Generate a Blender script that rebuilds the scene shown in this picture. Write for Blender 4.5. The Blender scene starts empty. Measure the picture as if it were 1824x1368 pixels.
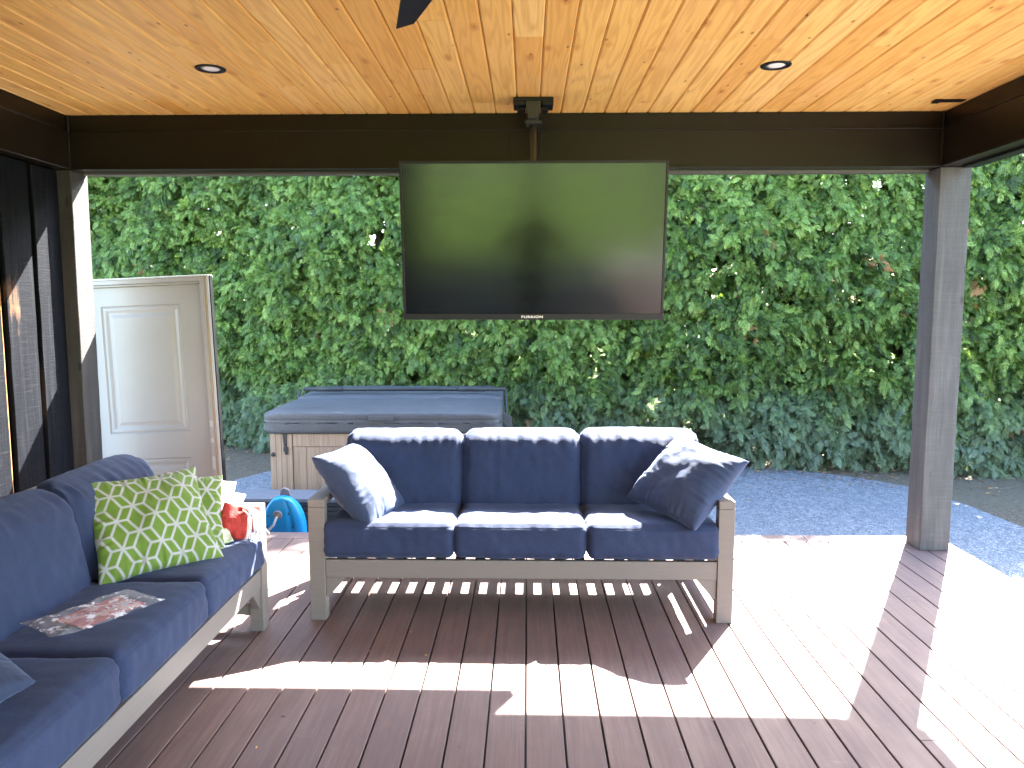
import bpy, bmesh, math, random
import numpy as np
from mathutils import Vector, Matrix, noise
random.seed(7); RNG = np.random.default_rng(11)
S = bpy.context.scene
COL = S.collection
R = math.radians

# ------------------------------------------------------------------ camera
cd = bpy.data.cameras.new('camera'); cam = bpy.data.objects.new('camera', cd); COL.objects.link(cam)
S.camera = cam
cd.sensor_fit = 'HORIZONTAL'; cd.sensor_width = 36.0; cd.lens = 36.0*1380/1824
cd.clip_start = 0.02; cd.clip_end = 600
cam.location = (0, 0, 1.6)
cam.rotation_euler = (R(90-5.957), 0, R(1.156))

# ------------------------------------------------------------------ world + sun
SUN_EL, SUN_AZ = 43.0, 30.3          # azimuth from +Y towards +X
w = bpy.data.worlds.new("World"); S.world = w; w.use_nodes = True
nt = w.node_tree; bg = nt.nodes['Background']
sky = nt.nodes.new('ShaderNodeTexSky'); sky.sky_type = 'NISHITA'; sky.sun_disc = False
sky.sun_elevation = R(SUN_EL); sky.sun_rotation = R(SUN_AZ)
sky.air_density = 1.0; sky.dust_density = 1.2; sky.ozone_density = 1.0
nt.links.new(sky.outputs[0], bg.inputs[0]); bg.inputs[1].default_value = 0.115
sl = bpy.data.lights.new('sun', 'SUN'); sl.energy = 5.0; sl.angle = R(0.53); sl.color = (1, .965, .91)
so = bpy.data.objects.new('sun', sl); COL.objects.link(so)
sd = Vector((math.sin(R(SUN_AZ))*math.cos(R(SUN_EL)), math.cos(R(SUN_AZ))*math.cos(R(SUN_EL)), math.sin(R(SUN_EL))))
so.rotation_euler = (-sd).to_track_quat('-Z', 'Y').to_euler(); so.location = sd*30
vs = S.view_settings
vs.view_transform = 'Standard'; vs.look = 'None'; vs.gamma = 1; vs.use_curve_mapping = False
vs.exposure = 4.2
S.cycles.max_bounces = 8; S.cycles.diffuse_bounces = 5; S.cycles.transparent_max_bounces = 12
S.cycles.sample_clamp_indirect = 10

# ------------------------------------------------------------------ helpers
def tag(o, label=None, cat=None, group=None, kind=None):
    if label: o['label'] = label
    if cat: o['category'] = cat
    if group: o['group'] = group
    if kind: o['kind'] = kind
    return o
def empty(name, loc=(0,0,0), label=None, cat=None, group=None, rz=0):
    o = bpy.data.objects.new(name, None); COL.objects.link(o); o.location = loc
    o.rotation_euler = (0,0,rz); o.empty_display_size = .1
    return tag(o, label, cat, group)
class MB:
    def __init__(s): s.v=[]; s.f=[]; s.mi=[]; s.sm=[]; s.off=[]; s.cur=(0,0,0)
    def add(s, vs_, fs, mi=0, smooth=False):
        b=len(s.v); s.v += [tuple(v) for v in vs_]; s.off += [s.cur]*len(vs_)
        for f in fs: s.f.append(tuple(b+i for i in f)); s.mi.append(mi); s.sm.append(smooth)
    def box(s, x0,x1,y0,y1,z0,z1, mi=0, M=None):
        P=[Vector((x,y,z)) for x in (x0,x1) for y in (y0,y1) for z in (z0,z1)]
        if M is not None: P=[M@p for p in P]
        s.add(P, [(0,1,3,2),(4,6,7,5),(0,4,5,1),(2,3,7,6),(0,2,6,4),(1,5,7,3)], mi)
    def tube(s, pts, r, n=10, mi=0, cap=True):
        pts=[Vector(p) for p in pts]; rs=r if isinstance(r,(list,tuple)) else [r]*len(pts)
        rings=[]; up=None
        for i,p in enumerate(pts):
            d=(pts[min(i+1,len(pts)-1)]-pts[max(i-1,0)]).normalized()
            if up is None: up = Vector((0,0,1)) if abs(d.z)<.9 else Vector((1,0,0))
            a=d.cross(up).normalized(); b=a.cross(d).normalized(); up=b
            rings += [p+(a*math.cos(2*math.pi*k/n)+b*math.sin(2*math.pi*k/n))*rs[i] for k in range(n)]
        fs=[(i*n+k, i*n+(k+1)%n, (i+1)*n+(k+1)%n, (i+1)*n+k) for i in range(len(pts)-1) for k in range(n)]
        if cap: fs += [tuple(range(n))[::-1], tuple((len(pts)-1)*n+k for k in range(n))]
        s.add(rings, fs, mi, True)
    def prism(s, poly, h0, h1, M=None, mi=0):
        n=len(poly); P=[Vector((x,y,h0)) for x,y in poly]+[Vector((x,y,h1)) for x,y in poly]
        if M is not None: P=[M@p for p in P]
        s.add(P, [tuple(range(n))[::-1], tuple(range(n,2*n))]+[(i,(i+1)%n,n+(i+1)%n,n+i) for i in range(n)], mi)
    def lathe(s, prof, c=(0,0,0), n=32, mi=0, M=None):
        P=[]
        for r_,z_ in prof:
            for k in range(n):
                a=2*math.pi*k/n; P.append(Vector((r_*math.cos(a), r_*math.sin(a), z_)))
        if M is not None: P=[M@p for p in P]
        P=[p+Vector(c) for p in P]; m=len(prof)
        fs=[(i*n+k,i*n+(k+1)%n,(i+1)*n+(k+1)%n,(i+1)*n+k) for i in range(m-1) for k in range(n)]
        fs += [tuple(range(n))[::-1], tuple((m-1)*n+k for k in range(n))]
        s.add(P, fs, mi, True)
    def build(s, name, mats, parent=None, bevel=0, seg=2):
        me=bpy.data.meshes.new(name); me.from_pydata(s.v,[],s.f)
        for m in (mats if isinstance(mats,(list,tuple)) else [mats]): me.materials.append(m)
        me.polygons.foreach_set('material_index', s.mi); me.polygons.foreach_set('use_smooth', s.sm)
        at=me.attributes.new('off','FLOAT_VECTOR','POINT'); at.data.foreach_set('vector',[c for o in s.off for c in o])
        bm=bmesh.new(); bm.from_mesh(me); bmesh.ops.recalc_face_normals(bm, faces=bm.faces); bm.to_mesh(me); bm.free()
        me.update(); o=bpy.data.objects.new(name,me); COL.objects.link(o)
        if parent: o.parent=parent
        if bevel:
            b=o.modifiers.new('bevel','BEVEL'); b.width=bevel; b.segments=seg; b.limit_method='ANGLE'; b.angle_limit=R(35)
            b.harden_normals=False
        return o
def build1(name, mat, x0,x1,y0,y1,z0,z1, parent=None, bevel=.002):
    m=MB(); m.cur=(random.random()*9,random.random()*9,random.random()*9); m.box(x0,x1,y0,y1,z0,z1); return m.build(name, mat, parent, bevel)

# ---- node helper
class N:
    def __init__(s, name, rough=.6, base=(.5,.5,.5), **kw):
        s.m=bpy.data.materials.new(name); s.m.use_nodes=True; s.t=s.m.node_tree; s.b=s.t.nodes['Principled BSDF']
        s.b.inputs['Roughness'].default_value=rough; s.b.inputs['Base Color'].default_value=(*base,1)
        for k,v in kw.items(): s.b.inputs[k.replace('_',' ')].default_value=v
    def n(s, ty, **kw):
        nd=s.t.nodes.new('ShaderNode'+ty)
        for k,v in kw.items(): setattr(nd,k,v)
        return nd
    def l(s,a,b): s.t.links.new(a,b)
    def coord(s, scale=(1,1,1), attr=None, obj=True):
        tc=s.n('TexCoord'); o=tc.outputs['Object']
        if attr:
            a=s.n('Attribute', attribute_name=attr); ad=s.n('VectorMath', operation='ADD'); s.l(o,ad.inputs[0]); s.l(a.outputs['Vector'],ad.inputs[1]); o=ad.outputs[0]
        mp=s.n('Mapping'); mp.inputs['Scale'].default_value=scale; s.l(o,mp.inputs['Vector']); return mp.outputs[0]
    def noise(s, vec, scale=5, detail=4, rough=.55, dist=0):
        nd=s.n('TexNoise'); nd.inputs['Scale'].default_value=scale; nd.inputs['Detail'].default_value=detail
        nd.inputs['Roughness'].default_value=rough; nd.inputs['Distortion'].default_value=dist
        s.l(vec,nd.inputs['Vector']); return nd.outputs['Fac']
    def ramp(s, fac, stops, interp='LINEAR'):
        r=s.n('ValToRGB'); r.color_ramp.interpolation=interp; e=r.color_ramp.elements
        while len(e)<len(stops): e.new(.5)
        for i,(p,c) in enumerate(stops):
            e[i].position=p; e[i].color=(*c,1) if len(c)==3 else c
        s.l(fac,r.inputs[0]); return r.outputs[0]
    def mix(s, fac, a, b, mode='MIX'):
        m=s.n('Mix', data_type='RGBA', blend_type=mode)
        for v,i in ((fac,0),(a,6),(b,7)):
            if hasattr(v,'links') or hasattr(v,'is_linked'): s.l(v,m.inputs[i])
            else: m.inputs[i].default_value = v if not isinstance(v,tuple) else (*v,1)
        return m.outputs[2]
    def math(s, op, a, b=0, c=0):
        m=s.n('Math', operation=op)
        for i,v in enumerate((a,b,c)):
            if hasattr(v,'is_linked'): s.l(v,m.inputs[i])
            else: m.inputs[i].default_value=v
        return m.outputs[0]
    def col(s,c): s.l(c,s.b.inputs['Base Color']); return s
    def bump(s, h, strength=.3, dist=.01):
        b=s.n('Bump'); b.inputs['Strength'].default_value=strength; b.inputs['Distance'].default_value=dist
        s.l(h,b.inputs['Height']); s.l(b.outputs[0],s.b.inputs['Normal']); return s
    def rough(s,v): s.l(v,s.b.inputs['Roughness']); return s
G=lambda v:(v,v,v)

# ------------------------------------------------------------------ materials
def mat_fabric(name, c1, c2, sheen=.5):
    a=N(name, .85, c1); a.b.inputs['Sheen Weight'].default_value=sheen; a.b.inputs['Sheen Roughness'].default_value=.45
    a.b.inputs['Sheen Tint'].default_value=(.55,.68,1,1)
    v=a.coord(attr='off'); vx=a.coord((260,900,900)); th=a.noise(a.coord((700,700,60)),1,2); th2=a.noise(a.coord((60,60,900)),1,2)
    big=a.noise(v,7,3)
    c=a.mix(a.ramp(th,[(.35,G(0)),(.7,G(1))]), c1, c2)
    c=a.mix(a.ramp(th2,[(.4,G(0)),(.75,G(.6))]), c, c2)
    c=a.mix(a.ramp(big,[(.3,G(0)),(.7,G(.35))]), c, tuple(x*.72 for x in c1))
    fz=a.noise(a.coord((1,1,1)),210,2); c=a.mix(a.ramp(fz,[(.72,G(0)),(.8,G(.35))]), c, tuple(min(1,x*2.2) for x in c2))
    a.col(c); h=a.math('ADD',a.math('MULTIPLY',th,.5),a.math('ADD',a.math('MULTIPLY',th2,.5),a.math('MULTIPLY',a.noise(v,22,3),1.6)))
    a.bump(h,.35,.004); return a.m
M_navy=mat_fabric('navy_fabric',(.010,.020,.062),(.022,.038,.098),.14)
M_navy2=mat_fabric('pillow_navy_fabric',(.018,.030,.072),(.036,.055,.115),.25)
def mat_frame():
    a=N('taupe_painted_wood',.55,(.33,.29,.235)); v=a.coord((3,3,3),attr='off')
    g=a.noise(a.coord((2,2,30),attr='off'),3,5); c=a.mix(g,(.155,.132,.115),(.20,.172,.152))
    k=a.ramp(a.noise(v,1.6,2),[(.70,G(0)),(.78,G(.35))]); c=a.mix(k,c,(.14,.115,.09)); a.col(c)
    a.bump(g,.15,.002); return a.m
M_frame=mat_frame()
def mat_deck():
    a=N('brown_composite_deck',.6,(.14,.085,.075))
    g=a.noise(a.coord((55,1.6,30),attr='off'),1,6,.65); f=a.noise(a.coord((260,5,100),attr='off'),1,3)
    big=a.noise(a.coord((1.1,.7,1)),1.3,3); blot=a.noise(a.coord((6,2.2,3),attr='off'),1.4,4,.6)
    c=a.ramp(g,[(.25,(.132,.083,.070)),(.5,(.182,.118,.100)),(.75,(.235,.160,.138))])
    c=a.mix(a.ramp(f,[(.45,G(0)),(.7,G(.5))]),c,(.105,.062,.057))
    c=a.mix(a.ramp(blot,[(.42,G(0)),(.72,G(.55))]),c,(.135,.098,.095))
    c=a.mix(a.ramp(a.noise(a.coord((9,30,9),attr='off'),1,5,.7),[(.62,G(0)),(.75,G(.28))]),c,(.33,.27,.25))
    at=a.n('Attribute',attribute_name='off'); sp=a.n('SeparateXYZ'); a.l(at.outputs['Vector'],sp.inputs[0])
    rnd=a.math('MULTIPLY',sp.outputs[2],.1)
    c=a.mix(a.math('MULTIPLY',rnd,.34),c,(.115,.082,.08)); a.col(c)
    a.rough(a.ramp(blot,[(.3,G(.50)),(.7,G(.68))])); a.bump(a.math('ADD',g,a.math('MULTIPLY',f,.6)),.22,.003); return a.m
M_deck=mat_deck()
def mat_pine():
    a=N('knotty_pine',.42,(.6,.35,.13)); a.b.inputs['Specular IOR Level'].default_value=.35
    warp=a.noise(a.coord((3.2,1.1,1),attr='off'),1,3); 
    base=a.noise(a.coord((9,.62,3),attr='off'),1,2,.5)
    bands=a.math('SINE',a.math('MULTIPLY',base,62)); bands=a.math('MULTIPLY_ADD',bands,.5,.5)
    fine=a.noise(a.coord((150,3,40),attr='off'),1,4)
    at=a.n('Attribute',attribute_name='off'); sp=a.n('SeparateXYZ'); a.l(at.outputs['Vector'],sp.inputs[0])
    tone=a.ramp(a.math('FRACT',a.math('MULTIPLY',sp.outputs[2],1.7)),[(0,(.80,.49,.135)),(.35,(.86,.56,.17)),(.7,(.74,.41,.10)),(1,(.88,.60,.21))])
    c=a.mix(a.math('MULTIPLY',a.ramp(bands,[(.35,G(0)),(1,G(1))]),.34),tone,(.50,.215,.045))
    c=a.mix(a.ramp(fine,[(.45,G(0)),(.75,G(.35))]),c,(.46,.20,.05))
    c=a.mix(a.ramp(warp,[(.5,G(0)),(.8,G(.35))]),c,(.78,.50,.22))
    # knots
    vo=a.n('TexVoronoi'); vo.inputs['Scale'].default_value=1; a.l(a.coord((8.5,3.4,3),attr='off'),vo.inputs['Vector'])
    d=vo.outputs['Distance']; dn=a.math('ADD',d,a.math('MULTIPLY',a.noise(a.coord((40,26,10),attr='off'),1,3),.10))
    keep=a.math('GREATER_THAN',a.n('SeparateXYZ').outputs[0] if False else a.math('FRACT',a.math('MULTIPLY',vo.outputs['Color'],1.0)),.42)
    c=a.mix(a.math('MULTIPLY',keep,a.ramp(dn,[(.075,G(.9)),(.11,G(.7)),(.28,G(0))])),c,(.46,.17,.035))
    c=a.mix(a.math('MULTIPLY',keep,a.ramp(dn,[(.06,G(.95)),(.095,G(0))])),c,(.08,.025,.01))
    # dark flecks
    v2=a.n('TexVoronoi'); v2.inputs['Scale'].default_value=1; a.l(a.coord((17,7.5,3),attr='off'),v2.inputs['Vector'])
    k2=a.math('GREATER_THAN',a.math('FRACT',a.math('MULTIPLY',v2.outputs['Color'],1.0)),.66)
    c=a.mix(a.math('MULTIPLY',k2,a.ramp(v2.outputs['Distance'],[(.07,G(.9)),(.15,G(0))])),c,(.22,.08,.02))
    a.col(c); a.bump(a.math('ADD',bands,fine),.05,.002); return a.m
M_pine=mat_pine()
def mat_metal(name,c,r=.38,spec=.5,metal=0.0):
    a=N(name,r,c); a.b.inputs['Specular IOR Level'].default_value=spec; a.b.inputs['Metallic'].default_value=metal
    g=a.noise(a.coord((2,2,2)),2.5,3); a.bump(g,.04,.02); a.rough(a.ramp(g,[(.3,G(r*.9)),(.7,G(r*1.15))])); return a.m
M_beam=mat_metal('dark_bronze_cladding',(.010,.0068,.0045),.34,.27)
M_black=mat_metal('black_metal',(.005,.005,.0055),.42,.3)
M_tvframe=mat_metal('charcoal_plastic',(.012,.012,.013),.48,.35)
def mat_screen():
    a=N('tv_glass',.27,(.0015,.0015,.002)); a.b.inputs['Specular IOR Level'].default_value=.5; a.b.inputs['IOR'].default_value=1.5
    sm=a.noise(a.coord((3,3,6)),2,4); a.rough(a.ramp(sm,[(.35,G(.12)),(.65,G(.16))])); return a.m
M_screen=mat_screen()
def mat_rough_wood(name, dark, mid, light, saw=True):
    a=N(name,.75,mid); g=a.noise(a.coord((22,22,1.3),attr='off'),1,7,.72,.3)
    sw=a.noise(a.coord((5,5,85),attr='off'),1,4,.7,.6); bl=a.noise(a.coord((4,4,2.2),attr='off'),1,4)
    c=a.ramp(g,[(.25,dark),(.52,mid),(.8,light)])
    c=a.mix(a.ramp(sw,[(.48,G(0)),(.75,G(.30 if saw else .12))]),c,light)
    c=a.mix(a.ramp(bl,[(.5,G(0)),(.75,G(.45))]),c,dark)
    vo=a.n('TexVoronoi'); vo.inputs['Scale'].default_value=1; a.l(a.coord((9,9,3.4),attr='off'),vo.inputs['Vector'])
    c=a.mix(a.ramp(vo.outputs['Distance'],[(.06,G(.75)),(.14,G(0))]),c,tuple(x*.35 for x in dark))
    sp=a.noise(a.coord((1,1,1),attr='off'),70,2); c=a.mix(a.ramp(sp,[(.74,G(0)),(.8,G(.5))]),c,tuple(min(1,x*1.8) for x in light))
    a.col(c); a.bump(a.math('ADD',g,a.math('MULTIPLY',sw,.7 if saw else .2)),.5,.006); return a.m
M_post_shade=mat_rough_wood('shaded_sawn_post',(.016,.015,.014),(.034,.032,.030),(.066,.063,.060))  # same post wood, darkened so its colour carries the shade on the left
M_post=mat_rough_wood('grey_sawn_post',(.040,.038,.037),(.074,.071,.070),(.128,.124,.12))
def mat_char():
    a=N('charred_boards',.6,(.02,.02,.022)); a.b.inputs['Specular IOR Level'].default_value=.10
    g=a.noise(a.coord((30,30,1.5),attr='off'),1,6,.65); bl=a.noise(a.coord((5,5,1.6),attr='off'),1,5,.6)
    c=a.ramp(g,[(.3,(.002,.0025,.004)),(.55,(.005,.006,.009)),(.8,(.022,.022,.024))])
    wr=a.ramp(a.math('ADD',bl,a.math('MULTIPLY',g,.22)),[(.74,G(0)),(.86,G(.85))]); c=a.mix(wr,c,(.20,.105,.055))
    sw=a.noise(a.coord((6,6,120),attr='off'),1,3,.6); c=a.mix(a.ramp(sw,[(.55,G(0)),(.75,G(.3))]),c,(.038,.037,.039))
    a.col(c); a.bump(a.math('ADD',g,a.math('MULTIPLY',sw,.4)),.6,.006); return a.m
M_char=mat_char()
M_amber=mat_rough_wood('raw_board_edge',(.28,.13,.035),(.5,.25,.07),(.6,.33,.1),False)
def simple(name,c,r=.5,**k): return N(name,r,c,**k).m
M_white=None
def mat_paint():
    a=N('white_door_paint',.38,(.74,.73,.70)); g=a.noise(a.coord(),3,4); a.col(a.mix(g,(.29,.285,.275),(.335,.33,.32))); a.bump(a.noise(a.coord((60,60,4)),1,3),.04,.002); return a.m
M_white=mat_paint()
M_tan=simple('raw_pine_jamb',(.50,.40,.27),.6); M_grey=simple('grey_weatherstrip',(.42,.44,.44),.5)
M_lens=simple('frosted_lens',(.88,.86,.82),.4)
def mat_cover():
    a=N('charcoal_vinyl',.55,(.07,.07,.075)); a.b.inputs['Specular IOR Level'].default_value=.25; v=a.coord(); bl=a.noise(v,2.2,4,.6); fn=a.noise(v,26,4); st=a.noise(a.coord((2.2,5,1)),1.7,3,.6,1.2)
    c=a.mix(bl,(.055,.058,.065),(.10,.104,.112)); c=a.mix(a.ramp(st,[(.58,G(0)),(.66,G(.5))]),c,(.05,.053,.06)); c=a.mix(a.ramp(fn,[(.6,G(0)),(.8,G(.3))]),c,(.2,.2,.2))
    a.col(c); a.rough(a.ramp(bl,[(.3,G(.5)),(.7,G(.65))])); a.bump(a.math('ADD',bl,a.math('MULTIPLY',a.noise(v,60,2),.15)),.35,.02); return a.m
M_cover=mat_cover()
def mat_spa():
    a=N('spa_cabinet_planks',.55,(.4,.28,.2)); g=a.noise(a.coord((60,60,1.5),attr='off'),1,5,.6); f=a.noise(a.coord((240,240,5),attr='off'),1,2)
    c=a.ramp(g,[(.3,(.23,.165,.12)),(.6,(.33,.245,.18)),(.85,(.41,.31,.235))]); c=a.mix(a.ramp(f,[(.45,G(0)),(.7,G(.4))]),c,(.16,.115,.09)); a.col(c); a.bump(g,.2,.003); return a.m
M_spa=mat_spa()
def mat_gravel():
    a=N('speckled_gravel',.7,(.3,.32,.35)); vo=a.n('TexVoronoi'); vo.inputs['Scale'].default_value=95; a.l(a.coord(),vo.inputs['Vector'])
    v3=a.n('TexVoronoi'); v3.inputs['Scale'].default_value=24; a.l(a.coord(),v3.inputs['Vector'])
    g=a.n('RGBToBW'); a.l(vo.outputs['Color'],g.inputs[0]); g3=a.n('RGBToBW'); a.l(v3.outputs['Color'],g3.inputs[0])
    s=a.math('ADD',a.math('MULTIPLY',g.outputs[0],.72),a.math('MULTIPLY',g3.outputs[0],.28))
    c=a.ramp(s,[(.18,(.065,.075,.09)),(.42,(.14,.155,.18)),(.62,(.20,.218,.245)),(.85,(.38,.395,.41))])
    c=a.mix(a.ramp(a.noise(a.coord(),1.1,4),[(.35,G(0)),(.7,G(.35))]),c,(.13,.155,.195))
    a.col(c); a.bump(a.math('SUBTRACT',1,vo.outputs['Distance']),.7,.012); return a.m
M_gravel=mat_gravel()
def mat_dirt():
    a=N('mulchy_soil',.95,(.1,.08,.06)); v=a.coord(); n1=a.noise(v,38,6,.75); n2=a.noise(a.coord((16,50,10)),1.5,5,.7); n3=a.noise(v,.6,4)
    c=a.ramp(n1,[(.3,(.055,.042,.028)),(.5,(.13,.10,.068)),(.68,(.22,.18,.12)),(.85,(.34,.28,.20))])
    c=a.mix(a.ramp(n2,[(.55,G(0)),(.7,G(.6))]),c,(.24,.205,.14)); c=a.mix(a.ramp(n3,[(.45,G(0)),(.6,G(.35))]),c,(.13,.125,.085)); a.col(c); a.bump(n1,1,.03); return a.m
M_dirt=mat_dirt()
def mat_lawn():
    a=N('lawn_grass',.9,(.09,.18,.03)); v=a.coord(); n1=a.noise(v,3,6,.7); n2=a.noise(v,60,3)
    c=a.mix(n1,(.070,.135,.008),(.125,.205,.014)); c=a.mix(a.ramp(n2,[(.4,G(0)),(.7,G(.5))]),c,(.16,.24,.025)); a.col(c); a.bump(n2,.6,.03); return a.m
M_lawn=mat_lawn()
def mat_leaf():
    a=N('cedar_foliage',.5,(.07,.15,.04)); at=a.n('Attribute',attribute_name='rnd')
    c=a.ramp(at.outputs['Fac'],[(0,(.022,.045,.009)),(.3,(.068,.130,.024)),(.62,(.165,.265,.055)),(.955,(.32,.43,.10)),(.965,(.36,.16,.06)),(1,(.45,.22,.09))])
    at2=a.n('Attribute',attribute_name='shade_tint'); c=a.mix(at2.outputs['Fac'],c,(.17,.225,.17))  # bluish skylit shade mixed into the leaf colour
    a.col(c); a.b.inputs['Specular IOR Level'].default_value=.45
    tr=a.n('BsdfTranslucent'); tc=a.mix(1,c,(1.25,1.35,.7),'MULTIPLY'); a.l(tc,tr.inputs[0]); mx=a.n('MixShader'); mx.inputs[0].default_value=.30
    out=a.t.nodes['Material Output']; a.l(a.b.outputs[0],mx.inputs[1]); a.l(tr.outputs[0],mx.inputs[2]); a.l(mx.outputs[0],out.inputs[0]); return a.m
M_leaf=mat_leaf()
M_bark=mat_rough_wood('cedar_bark',(.05,.035,.025),(.13,.095,.07),(.22,.17,.13),False)
M_blue=N('blue_plastic',.38,(.005,.30,.72)); M_blue.bump(M_blue.noise(M_blue.coord(),9,3),.1,.01); M_blue=M_blue.m
M_grv=simple('grey_plastic',(.2,.2,.21),.5)
M_step=mat_metal('dark_composite_slats',(.020,.022,.026),.55); M_steptop=mat_metal('slate_grey_lid',(.10,.115,.145),.5)

# ------------------------------------------------------------------ setting
HG=-.30
def sheet(name, mat, poly, z, kind='structure', **k):
    m=MB(); m.add([(x,y,z) for x,y in poly],[tuple(range(len(poly)))]); o=m.build(name,mat); tag(o,kind=kind,**k); return o
sheet('ground', M_dirt, [(-150,-150),(150,-150),(150,150),(-150,150)], HG, label='dry mulchy brown soil strip along the foot of the cedar hedge')
sheet('lawn', M_lawn, [(-100,-9.2),(-100,-148),(100,-148),(100,-9.2)], HG+.006, label='green lawn lying open behind the pavilion')
sheet('lawn', M_lawn, [(-60,11.6),(60,10.2),(60,70),(-60,70)], HG+.006, label='sunlit lawn on the far side of the hedge')
pp=[(-5.4,4.6),(-3.9,6.7),(-3.19,8.0),(-2.94,8.52),(-2.2,9.2),(-.6,9.25),(1.2,9.15),(2.46,8.98),(2.9,8.8),(3.25,8.62),(3.65,8.3),(3.93,7.96),(4.06,7.6),(4.14,7.2),(4.2,6.5),(4.2,5.6),(4.25,4),(4.4,1),(4.4,-6.5),(-5.4,-6.5)]
sheet('path', M_gravel, pp, HG+.012, label='blue grey speckled gravel path curving around the deck')
sheet('patio', simple('pale_concrete',(.7,.68,.64),.8), [(1.7,-9.1),(1.7,-6.65),(7,-6.65),(7,-9.1)], HG+.02, label='pale concrete patio strip behind the deck')
# scattered mulch twigs and leaf litter on soil
m=MB()
for i in range(2600):
    x=random.uniform(-6.5,7.5); yf=9.2-.17*x+.006*x*x
    y=yf-abs(random.gauss(0,.55))+.25
    if -2.5<x<-.2 and y<9.1: continue
    a=random.uniform(0,3.14); L=random.uniform(.01,.04); wd=random.uniform(.003,.009); z=HG+.018+random.random()*.01
    c,s_=math.cos(a)*L,math.sin(a)*L; nx,ny=-math.sin(a)*wd,math.cos(a)*wd
    m.add([(x-c,y-s_,z),(x+nx,y+ny,z+.006),(x+c,y+s_,z),(x-nx,y-ny,z+.002)],[(0,1,2,3)], random.choice((0,0,1)))
tag(m.build('leaf_litter',[M_bark,M_amber]),'brown twigs and fallen leaf bits scattered on the soil under the hedge','leaf litter',kind='stuff')

# small debris fallen on the deck boards
m=MB()
for i in range(70):
    x=random.uniform(-1.4,2.7); y=random.uniform(1.6,5.0); a=random.uniform(0,3.14); L=random.uniform(.003,.011); wd=random.uniform(.0015,.004)
    c,s_=math.cos(a)*L,math.sin(a)*L; nx,ny=-math.sin(a)*wd,math.cos(a)*wd
    m.add([(x-c,y-s_,.002),(x+nx,y+ny,.005),(x+c,y+s_,.002),(x-nx,y-ny,.001)],[(0,1,2,3)],random.choice((0,1)))
tag(m.build('leaf_litter',[M_bark,M_amber]),'tiny dry leaf crumbs scattered over the deck boards','leaf litter',kind='stuff')
# deck
DX0,DX1,DY0,DY1=-3.25,2.83,-6.6,5.27
m=MB(); k0=math.ceil((DX0+.005)/.145)
gaps=[-.005+.145*k for k in range(k0-1,22) if DX0-.1<-.005+.145*k<DX1+.1]
for g in gaps:
    x0=g+.0037; x1=g+.145-.0037
    if x1>DX1: x1=DX1
    if x1-x0<.03: continue
    cuts=[DY0,-3.9+random.uniform(-.5,.5),-1.2+random.uniform(-.5,.5)]; 
    if random.random()<.08: cuts.append(random.choice((.9,1.8,2.6,3.55))+random.uniform(-.2,.2))
    cuts.append(5.128)
    for a,b in zip(cuts,cuts[1:]):
        m.cur=(random.random()*50,random.random()*50,random.random()*10)
        m.box(x0,x1,a+.0012,b-.0012,-.024,0)
m.cur=(3,9,2)
def bd(x0,x1):   # back border board (grain runs along X)
    m.cur=(random.random()*50,random.random()*50,random.random()*10); m.box(x0,x1,5.133,5.272,-.024,0)
bd(DX0,-.62); bd(-.618,1.9); bd(1.902,DX1)
deck=m.build('deck',M_deck,None,.0018,1); tag(deck,'brown composite deck of long grooved boards running away from the camera',kind='structure')
m=MB(); m.box(DX0+.02,DX1-.015,DY0+.02,5.255,HG-.05,-.03); o=m.build('deck_base',M_black); tag(o,kind='structure')
m=MB(); m.cur=(4,5,6); m.box(DX0,DX1+.002,5.256,5.276,HG+.02,-.026); m.box(DX1-.012,DX1+.008,DY0,5.255,HG+.02,-.026); o=m.build('deck_skirt',M_deck,deck)

# ------------------------------------------------------------------ pavilion
pav=empty('pavilion',(0,0,0),'open timber pavilion with knotty pine ceiling, black beams and grey posts','pavilion')
IX0,IX1,BY,FY=-2.89,2.55,4.95,-6.4     # inner faces; unseen rear run lengthened to cut sky fill
CZ,BZ=2.775,2.445
# ceiling boards
m=MB(); x=.069-.1345*24
while x<IX1+.02:
    y=FY-.05-random.random()*1.8
    while y<BY+.02:
        L=random.choice((1.2,1.8,2.4,3.0,3.6)); y2=min(y+L,BY+.03)
        a=max(y,FY-.05)
        if y2>a+.02:
            m.cur=(random.random()*60,random.random()*60,random.random()*10)
            x0,x1=x+.0014,x+.1345-.0014; c=.0075; z=CZ
            P=[]
            for yy in (a+.0008,y2-.0008):
                P += [(x0,yy,z+.014),(x0,yy,z+c),(x0+c,yy,z),(x1-c,yy,z),(x1,yy,z+c),(x1,yy,z+.014)]
            m.add(P,[(1,2,8,7),(2,3,9,8),(3,4,10,9),(0,1,7,6),(4,5,11,10),(0,5,4,3,2,1),(6,7,8,9,10,11)])
        y+=L
    x+=.1345
ceil=m.build('ceiling',M_pine,pav)
m=MB(); m.box(IX0-.45,IX1+.47,FY-.45,BY+.45,CZ+.017,CZ+.12); m.build('roof',M_black,pav)
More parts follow.
